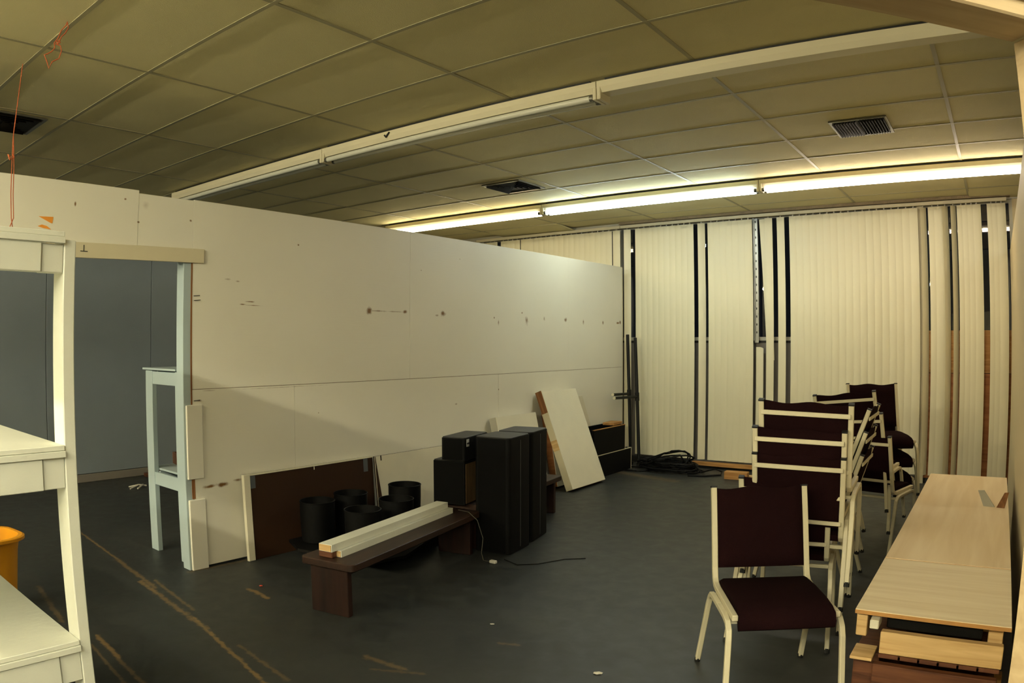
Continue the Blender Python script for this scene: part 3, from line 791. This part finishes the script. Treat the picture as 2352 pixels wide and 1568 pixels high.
bx('badge_stripe', (.0975, .0985, -.173, -.137, .122, .134), 'dark', bd)

# thin wire from the bench down to a plug on the floor
bm = bmesh.new()
pts = [(-3.24, 3.80, .36), (-3.20, 3.86, .34), (-3.155, 3.90, .28), (-3.13, 3.93, .15), (-3.12, 3.90, .05), (-3.09, 3.885, .008), (-3.03, 3.89, .008)]
sweep(bm, pts, .0028, n=5)
wr_ = obj('lamp_wire', bm, 'metal', smooth=True); tag(wr_, 'thin grey wire trailing off the bench to a plug on the floor', 'wire')
bx('plug', (-3.035, -2.985, 3.875, 3.905, .002, .022), 'litter', wr_, bev=.004)
bm = bmesh.new(); sweep(bm, [(-3.0, 4.0, .004), (-2.85, 3.95, .004), (-2.75, 4.05, .004), (-2.66, 4.25, .004), (-2.55, 4.346, .004)], .003, n=5)
tag(obj('floor_wire', bm, 'cable'), 'thin dark cord lying wavy on the floor in front of the tall speakers', 'wire')

# ---------------------------------------------------------------- long black boxes by the far end of the partition
def trough(z0, z1, y0, y1, label, lip):
    t = thing('long_box', label, 'box', (-4.255, y0, z0))
    L, h_ = y1 - y0, z1 - z0
    bx('front_panel', (.235, .255, 0, L, 0, h_), 'black', t, bev=.003); bx('back_panel', (0, .018, 0, L, 0, h_), 'black', t)
    bx('end_panel', (.018, .235, 0, .018, 0, h_), 'black', t); bx('end_panel', (.018, .235, L - .018, L, 0, h_), 'black', t); bx('bottom', (.018, .235, .018, L - .018, .0, .015), 'black', t)
    bx('bare_edge', (.234, .2565, 0, L, h_ - .006, h_ + .001), 'rawy' if lip else 'cream', t); bx('end_lip', (.236, .257, L, L + .006, 0, h_), 'cream', t)
    return t
trough(0, .255, 7.02, 7.86, 'lower long black box on the floor by the end of the partition', False)
trough(.257, .545, 6.97, 7.70, 'upper long black box with a bare wood rim', True)
bm = bmesh.new(); box(bm, -.07, .07, -.12, .12, 0, .03); bevel(bm, .003)
tag(obj('wood_offcut', bm, 'rawy', loc=(-4.115, 7.60, .547), rot=(0, 0, R(4))), 'orange wood offcut on top of the long black boxes', 'wood')

# ---------------------------------------------------------------- black pipe stands
def stand(b, tp, zs, end, label):
    b, tp = Vector(b), Vector(tp)
    t = thing('pipe_stand', label, 'pipe', b)
    bm = bmesh.new(); sweep(bm, [Vector((0, 0, .0)), tp - b], .020, n=14); obj('pipe', bm, 'pipe', t, smooth=True)
    f = (zs - b.z) / (tp.z - b.z); j = b.lerp(tp, f) - b
    bm = bmesh.new(); sweep(bm, [j - (tp - b).normalized() * .05, j + (tp - b).normalized() * .05], .026, n=14); obj('tee_collar', bm, 'pipe', t, smooth=True)
    bm = bmesh.new(); e = Vector(end) - b; sweep(bm, [j, e], .017, n=14); s = obj('side_pipe', bm, 'pipe', t, smooth=True)
    d = (e - j).normalized(); bm = bmesh.new(); sweep(bm, [e - d * .0, e + d * .012], .0175, n=14); obj('pipe_end', bm, 'cream', s, smooth=True)
    bm = bmesh.new(); sweep(bm, [(0, 0, 0.001), (0, 0, .04)], .032, n=14); obj('foot_cap', bm, 'rubber', t, smooth=True)
stand((-4.125, 8.10, 0), (-4.232, 8.20, 1.60), .87, (-4.165, 7.70, .885), 'black pipe with a side stub, nearer the partition end')
stand((-3.985, 8.05, 0), (-4.120, 8.19, 1.56), .84, (-4.09, 7.60, .855), 'black pipe with a side stub, nearer the cable coil')

# ---------------------------------------------------------------- cable coil
bm = bmesh.new(); pts = []
rnd = random.Random(3)
for i in range(17 * 22):
    a = 2 * math.pi * i / 22; tn = i / 22 * 11 / 17
    rx = .30 + .06 * math.sin(tn * 2.3) + .015 * math.sin(a * 3 + tn); ry = .17 + .04 * math.cos(tn * 1.7)
    cx = -3.53 + .07 * math.sin(tn * 1.9); cy = 7.93 + .04 * math.cos(tn * 2.7)
    z = .012 + .009 * tn + .012 * math.sin(a * 2 + tn * 3) ** 2
    if 5 < tn < 6.2: z += .16 * max(0, math.sin(a + .6)) ; 
    if 8 < tn < 9: z += .12 * max(0, math.sin(a + 2.2))
    pts.append((cx + rx * math.cos(a), cy + ry * math.sin(a), z))
pts += [(-3.1, 7.86, .03), (-2.98, 7.98, .06), (-2.90, 8.0, .03), (-2.88, 7.90, .012), (-3.02, 7.76, .01), (-3.2, 7.70, .01)]
sweep(bm, pts, .010, n=6)
cb_ = obj('cable_coil', bm, 'cable', smooth=True); tag(cb_, 'heap of coiled black cable on the floor before the blind', 'cable')
bm = bmesh.new(); n = 26
sweep(bm, [(-3.93 + .21 * math.cos(2 * math.pi * i / n), 7.80 + .13 * math.sin(2 * math.pi * i / n), .011) for i in range(n)], .009, n=6, closed=True)
tag(obj('cable_loop', bm, 'cable', smooth=True), 'single wide loop of black cable lying left of the coil', 'cable')
for nm, dims, loc, rz, mt, lb in (('wood_block', (.13, .055, .085), (-2.655, 7.80, 0), 6, 'rawwood', 'short brown wood block on the floor left of the stacked chairs'),
                               ('wood_strip', (.16, .04, .02), (-2.56, 7.98, .0), 4, 'palepine', 'pale wood strip on the floor behind the short brown block'),
                               ('wood_block', (.11, .05, .08), (-2.45, 8.22, .0), 2, 'palepine', 'pale wood block against the bottom of the blind, behind the stacked chairs')):
    bm = bmesh.new(); a, b, c = dims; box(bm, -a, a, -b, b, 0, c); tag(obj(nm, bm, mt, loc=loc, rot=(0, 0, R(rz)), bev=.004), lb, 'wood')

# ---------------------------------------------------------------- chairs
def make_chair(label):
    t = thing('stacking_chair', label, 'chair')
    hw = .2125; T = .0125; HB = .85
    # backrest pad
    bm = bmesh.new(); nx, nz = 18, 10; fr, bk = [], []
    for j in range(nz + 1):
        v = j / nz; row1, row2 = [], []
        for i in range(nx + 1):
            u = -1 + 2 * i / nx; z = .50 + (HB - .003 - .50) * v
            y = -.232 - .088 * v; ex = max(0, 1 - abs(u) ** 8) ** .5; ez = max(0, 1 - abs(2 * v - 1) ** 10) ** .5
            wob = .006 * math.sin(u * 5.2 + .8) * (v > .95)
            th = .022 * min(ex, ez) + .004
            row1.append(bm.verts.new((u * (hw - T), y + th, z + wob))); row2.append(bm.verts.new((u * (hw - T), y - th * .55, z + wob)))
        fr.append(row1); bk.append(row2)
    for j in range(nz):
        for i in range(nx):
            bm.faces.new((fr[j][i], fr[j][i + 1], fr[j + 1][i + 1], fr[j + 1][i])); bm.faces.new((bk[j][i], bk[j + 1][i], bk[j + 1][i + 1], bk[j][i + 1]))
    for i in range(nx): bm.faces.new((fr[nz][i], fr[nz][i + 1], bk[nz][i + 1], bk[nz][i])); bm.faces.new((fr[0][i + 1], fr[0][i], bk[0][i], bk[0][i + 1]))
    for j in range(nz): bm.faces.new((fr[j + 1][0], bk[j + 1][0], bk[j][0], fr[j][0])); bm.faces.new((fr[j][nx], bk[j][nx], bk[j + 1][nx], fr[j + 1][nx]))
    obj('backrest', bm, 'maroon', t, smooth=True)
    # seat pad with a waterfall front
    bm = bmesh.new(); prof = [(-.195, .425), (-.195, .455), (-.17, .468), (-.05, .472), (.10, .468), (.175, .458), (.215, .435), (.228, .405), (.222, .378), (.205, .368), (.19, .385), (.18, .412)]
    secs = []
    for u in (-1, -.93, -.5, 0, .5, .93, 1):
        sq = 1 if abs(u) < .99 else .0
        secs.append([bm.verts.new((u * .199, y, z - (.008 if abs(u) == 1 and z > .44 else 0))) for y, z in prof])
    for a, b in zip(secs, secs[1:]):
        for i in range(len(prof)): bm.faces.new((a[i], a[(i + 1) % len(prof)], b[(i + 1) % len(prof)], b[i]))
    bm.faces.new(secs[0][::-1]); bm.faces.new(secs[-1])
    obj('seat', bm, 'maroon', t, smooth=True)
    for s in (-1, 1):
        x = s * hw
        bm = bmesh.new(); sweep(bm, [(x, -.320, HB), (x, -.232, .50), (x, -.215, .455), (x, -.19, .435), (x, -.15, .428), (x, .205, .422)], T, n=4)
        bevel(bm, .003); p = obj('back_post', bm, 'cream', t)
        bm = bmesh.new(); box(bm, -T - .001, T + .001, -T - .001, T + .001, 0, .008, Matrix.Translation((x, -.320, HB - .002)) @ Matrix.Rotation(R(14), 4, 'X')); obj('post_cap', bm, 'rubber', p)
        x1 = s * (hw + .022)
        bm = bmesh.new(); sweep(bm, [(s * .252, -.335, .014), (x1 + s * .004, -.215, .33), (x1, -.195, .375), (x1, -.165, .398), (x1, -.12, .404), (x1, .0, .404)], .0115, n=4); bevel(bm, .003); lg = obj('leg', bm, 'cream', t)
        bm = bmesh.new(); sweep(bm, [(s * .2525, -.339, 0), (s * .252, -.333, .022)], .014, n=8); obj('foot_cap', bm, 'rubber', lg)
        bm = bmesh.new(); sweep(bm, [(x1, .0, .404), (x1, .12, .404), (x1, .17, .396), (x1, .200, .370), (x1 + s * .002, .212, .33), (s * .245, .250, .014)], .0115, n=4); bevel(bm, .003); lg = obj('leg', bm, 'cream', t)
        bm = bmesh.new(); sweep(bm, [(s * .245, .253, 0), (s * .245, .250, .022)], .014, n=8); obj('foot_cap', bm, 'rubber', lg)
    for (y, z, wd) in ((-.327, .795, .011), (-.258, .525, .010)):
        bm = bmesh.new(); box(bm, -hw, hw, y - .004, y + .004, z - wd, z + wd); obj('back_crossbar', bm, 'cream', t, bev=.002)
    for y in (.15, -.17):
        bm = bmesh.new(); box(bm, -hw - .015, hw + .015, y - .01, y + .01, .382, .40); obj('seat_crossbar', bm, 'cream', t, bev=.002)
    return t
ch0 = make_chair('single maroon chair with cream frame facing the doorway, in front of the chair stacks')
index_kids(ch0)
ch0.location = (-.834, 3.005, 0)
def facing(fx, fy): return math.atan2(-fx, fy)        # local +Y is the way the chair faces
ch0.rotation_euler = (0, 0, facing(.53, -.848))
G = 'stacked maroon banquet chairs'
def chair(bc, z, face, label, roll=0.0, pitch=0.0):
    """bc: plan position of the centre of the backrest top"""
    f = Vector(face).normalized(); c = copy_tree(ch0)
    c.location = (bc[0] + f.x * .32, bc[1] + f.y * .32, z); c.rotation_euler = (pitch, roll, facing(*f)); tag(c, label, 'chair', G); return c
def polar(az, d): a = R(az); return (math.sin(a) * d, math.cos(a) * d)
# stack behind the single chair, backs to the doorway
chair(polar(-15.1, 3.63), 0.0, (-.16, .98), 'bottom chair of the front stack, its back right behind the single chair')
chair(polar(-14.35, 3.585), .122, (-.10, .995), 'second chair from the bottom of the front stack', R(1.0))
chair(polar(-14.4, 3.57), .250, (-.10, .995), 'third chair up in the front stack, just under the top one', R(1.2))
chair(polar(-14.05, 3.565), .378, (-.09, .995), 'topmost chair of the front stack with its back to the doorway', R(1.6))
# stack seen from the side
chair((-.80, 4.68), 0.02, (-1, -.02), 'bottom chair of the three seen from the side, leaning right', 0, R(4))
chair((-.80, 4.70), .16, (-1, -.02), 'middle chair of the three seen from the side', 0, R(5))
chair((-.80, 4.72), .30, (-1, -.02), 'top chair of the three seen from the side, above the front stack', 0, R(6))
# stack with backs turned, behind
chair((-.905, 5.42), 0.0, (.22, .975), 'bottom chair of the rear stack whose backs are turned to the doorway')
chair((-.925, 5.40), .150, (.08, .995), 'middle chair of the rear stack whose backs are turned to the doorway', R(-3.5))
chair((-.945, 5.36), .300, (-.02, 1), 'top chair of the rear stack whose backs are turned to the doorway', R(-5.5))
# farthest stack, facing the doorway
for i, lb in enumerate(('bottom chair of the farthest stack, hidden but for a strip', 'middle chair of the farthest stack, mostly hidden', 'topmost chair of the farthest stack, its back rising behind the others')):
    chair((-1.02, 6.58), .15 * i, (.42, -.90), lb)

# ---------------------------------------------------------------- plywood platform on pallets
def sheet(y0, y1, mt, label):
    t = thing('plywood_sheet', label, 'plywood', (-.458, y0, .482))
    bx('top_face', (0.001, .577, .001, y1 - y0 - .001, .015, .018), mt, t)
    bx('edge_ply', (0, .578, 0, y1 - y0, 0, .015), 'plyedge', t)
    return t
sheet(2.825, 3.574, 'ply2', 'front plywood sheet laid flat across the pallets')
sheet(3.588, 6.06, 'ply', 'long rear plywood sheet laid flat behind the front one')
def pallet(x0, x1, y0, y1, z0, label, mt='palepine', st=.088, shift=0):
    t = thing('pallet', label, 'pallet', (x0, y0, z0)); W, D = x1 - x0, y1 - y0; n = 6
    for k_ in range(4):
        yy = (D - .04) * k_ / 3
        bx('stringer', (0, W, yy, yy + .038, .017, .017 + st), mt, t, bev=.003)
    for k_ in range(n):
        xx = (W - .09) * k_ / (n - 1)
        bx('deck_board', (xx, xx + .085, -.004, D + .004, 0, .016), 'redwood', t, bev=.002)
    return t
pallet(-.355, .10, 2.83, 4.0, .315, 'topmost pallet under the plywood, long pale board across its front')
pallet(-.37, .09, 2.80, 4.02, .186, 'reddish pallet in the middle of the pile', 'redwood', .095)
pallet(-.35, .12, 2.79, 4.0, .065, 'lowest visible pallet of the pile under the plywood', 'rawwood', .085)
pallet(-.40, .10, 4.15, 6.0, .33, 'rear pallet under the long plywood sheet', 'palepine', .12)
pallet(-.40, .10, 4.15, 6.0, .17, 'rear lower pallet under the long plywood sheet', 'redwood', .12)
for (dx, dims, loc, mt, lb) in ((0, (.042, .09, .10), (-.455, 2.86, .381), 'palepine', 'short upright timber under the left front corner of the plywood'),
                                (1, (.055, .09, .10), (.040, 2.90, .381), 'palepine', 'short upright timber under the right front corner of the plywood')):
    bm = bmesh.new(); box(bm, 0, dims[0], 0, dims[1], 0, dims[2]); tag(obj('timber_block', bm, mt, loc=loc, bev=.003), lb, 'wood')
bm = bmesh.new(); box(bm, 0, .36, 0, 1.0, 0, .055); bevel(bm, .004)  # black filler added so the gap under the plywood reads as shade
tag(obj('dark_gap_filler', bm, 'black', loc=(-.34, 2.872, .4225)), 'black filler added as shade in the gap between the plywood and the topmost pallet', 'gap filler')
bm = bmesh.new(); box(bm, 0, .034, 0, .08, 0, .035); bevel(bm, .003)
tag(obj('timber_chip', bm, 'slab', loc=(-.395, 2.80, .437)), 'small whitish chip of timber on the corner of the topmost pallet', 'wood')
bm = bmesh.new(); box(bm, 0, .085, 0, .14, 0, .012)
tag(obj('loose_board', bm, 'palepine', loc=(-.460, 2.80, .305), bev=.002), 'pale loose board poking out left of the pallets', 'wood')
bm = bmesh.new(); box(bm, 0, .10, 0, 1.2, 0, .30); tag(obj('board_support', bm, 'redwood', loc=(-.460, 2.90, .0), bev=.004), 'reddish upright board standing left of the pallet pile', 'wood')
# shims standing on the rear sheet
def wedge(loc, w_, d_, h_, rz, mt, lb, lean):
    bm = bmesh.new(); vs = [bm.verts.new(q) for q in ((0, 0, 0), (w_, 0, 0), (w_, .012, 0), (0, .012, 0), (-lean, d_, h_), (w_ * .55 - lean, d_, h_ * 1.05), (w_ * .55 - lean, d_ + .008, h_ * 1.05), (-lean, d_ + .008, h_))]
    for f in ((3, 2, 1, 0), (4, 5, 6, 7), (0, 1, 5, 4), (1, 2, 6, 5), (2, 3, 7, 6), (3, 0, 4, 7)): bm.faces.new([vs[i] for i in f])
    tag(obj('shim', bm, mt, loc=loc, rot=(0, 0, R(rz))), lb, 'shim')
wedge((-.035, 4.95, .5005), .07, .05, .085, -12, 'greywhite', 'thin grey-white shim tipped up on the rear plywood sheet', .05)
wedge((.045, 4.93, .5005), .05, .05, .085, -6, 'rawz', 'orange wooden shim tipped up beside the grey-white one', -.04)

# litter on the floor
for nm, loc, s_, mt, lb in (('floor_scrap', (-3.79, 2.55, 0), .012, 'red', 'tiny red scrap on the floor beside the bench'),
                            ('floor_scrap', (-1.56, 2.79, 0), .014, 'litter', 'tiny white scrap on the floor in front of the single chair'),
                            ('floor_scrap', (-2.33, 3.0, 0), .008, 'litter', 'tiny pale crumb on the floor in the middle of the room'),
                            ('floor_scrap', (-1.35, 6.6, 0), .02, 'litter', 'crumpled pale scrap on the floor behind the front stack')):
    bm = bmesh.new(); bmesh.ops.create_icosphere(bm, subdivisions=1, radius=s_)
    for v in bm.verts: v.co.z = (v.co.z + s_) * .35; v.co.x *= 1.8 if mt == 'litter' else 1.1
    tag(obj(nm, bm, mt, loc=loc, rot=(0, 0, .6)), lb, 'litter')
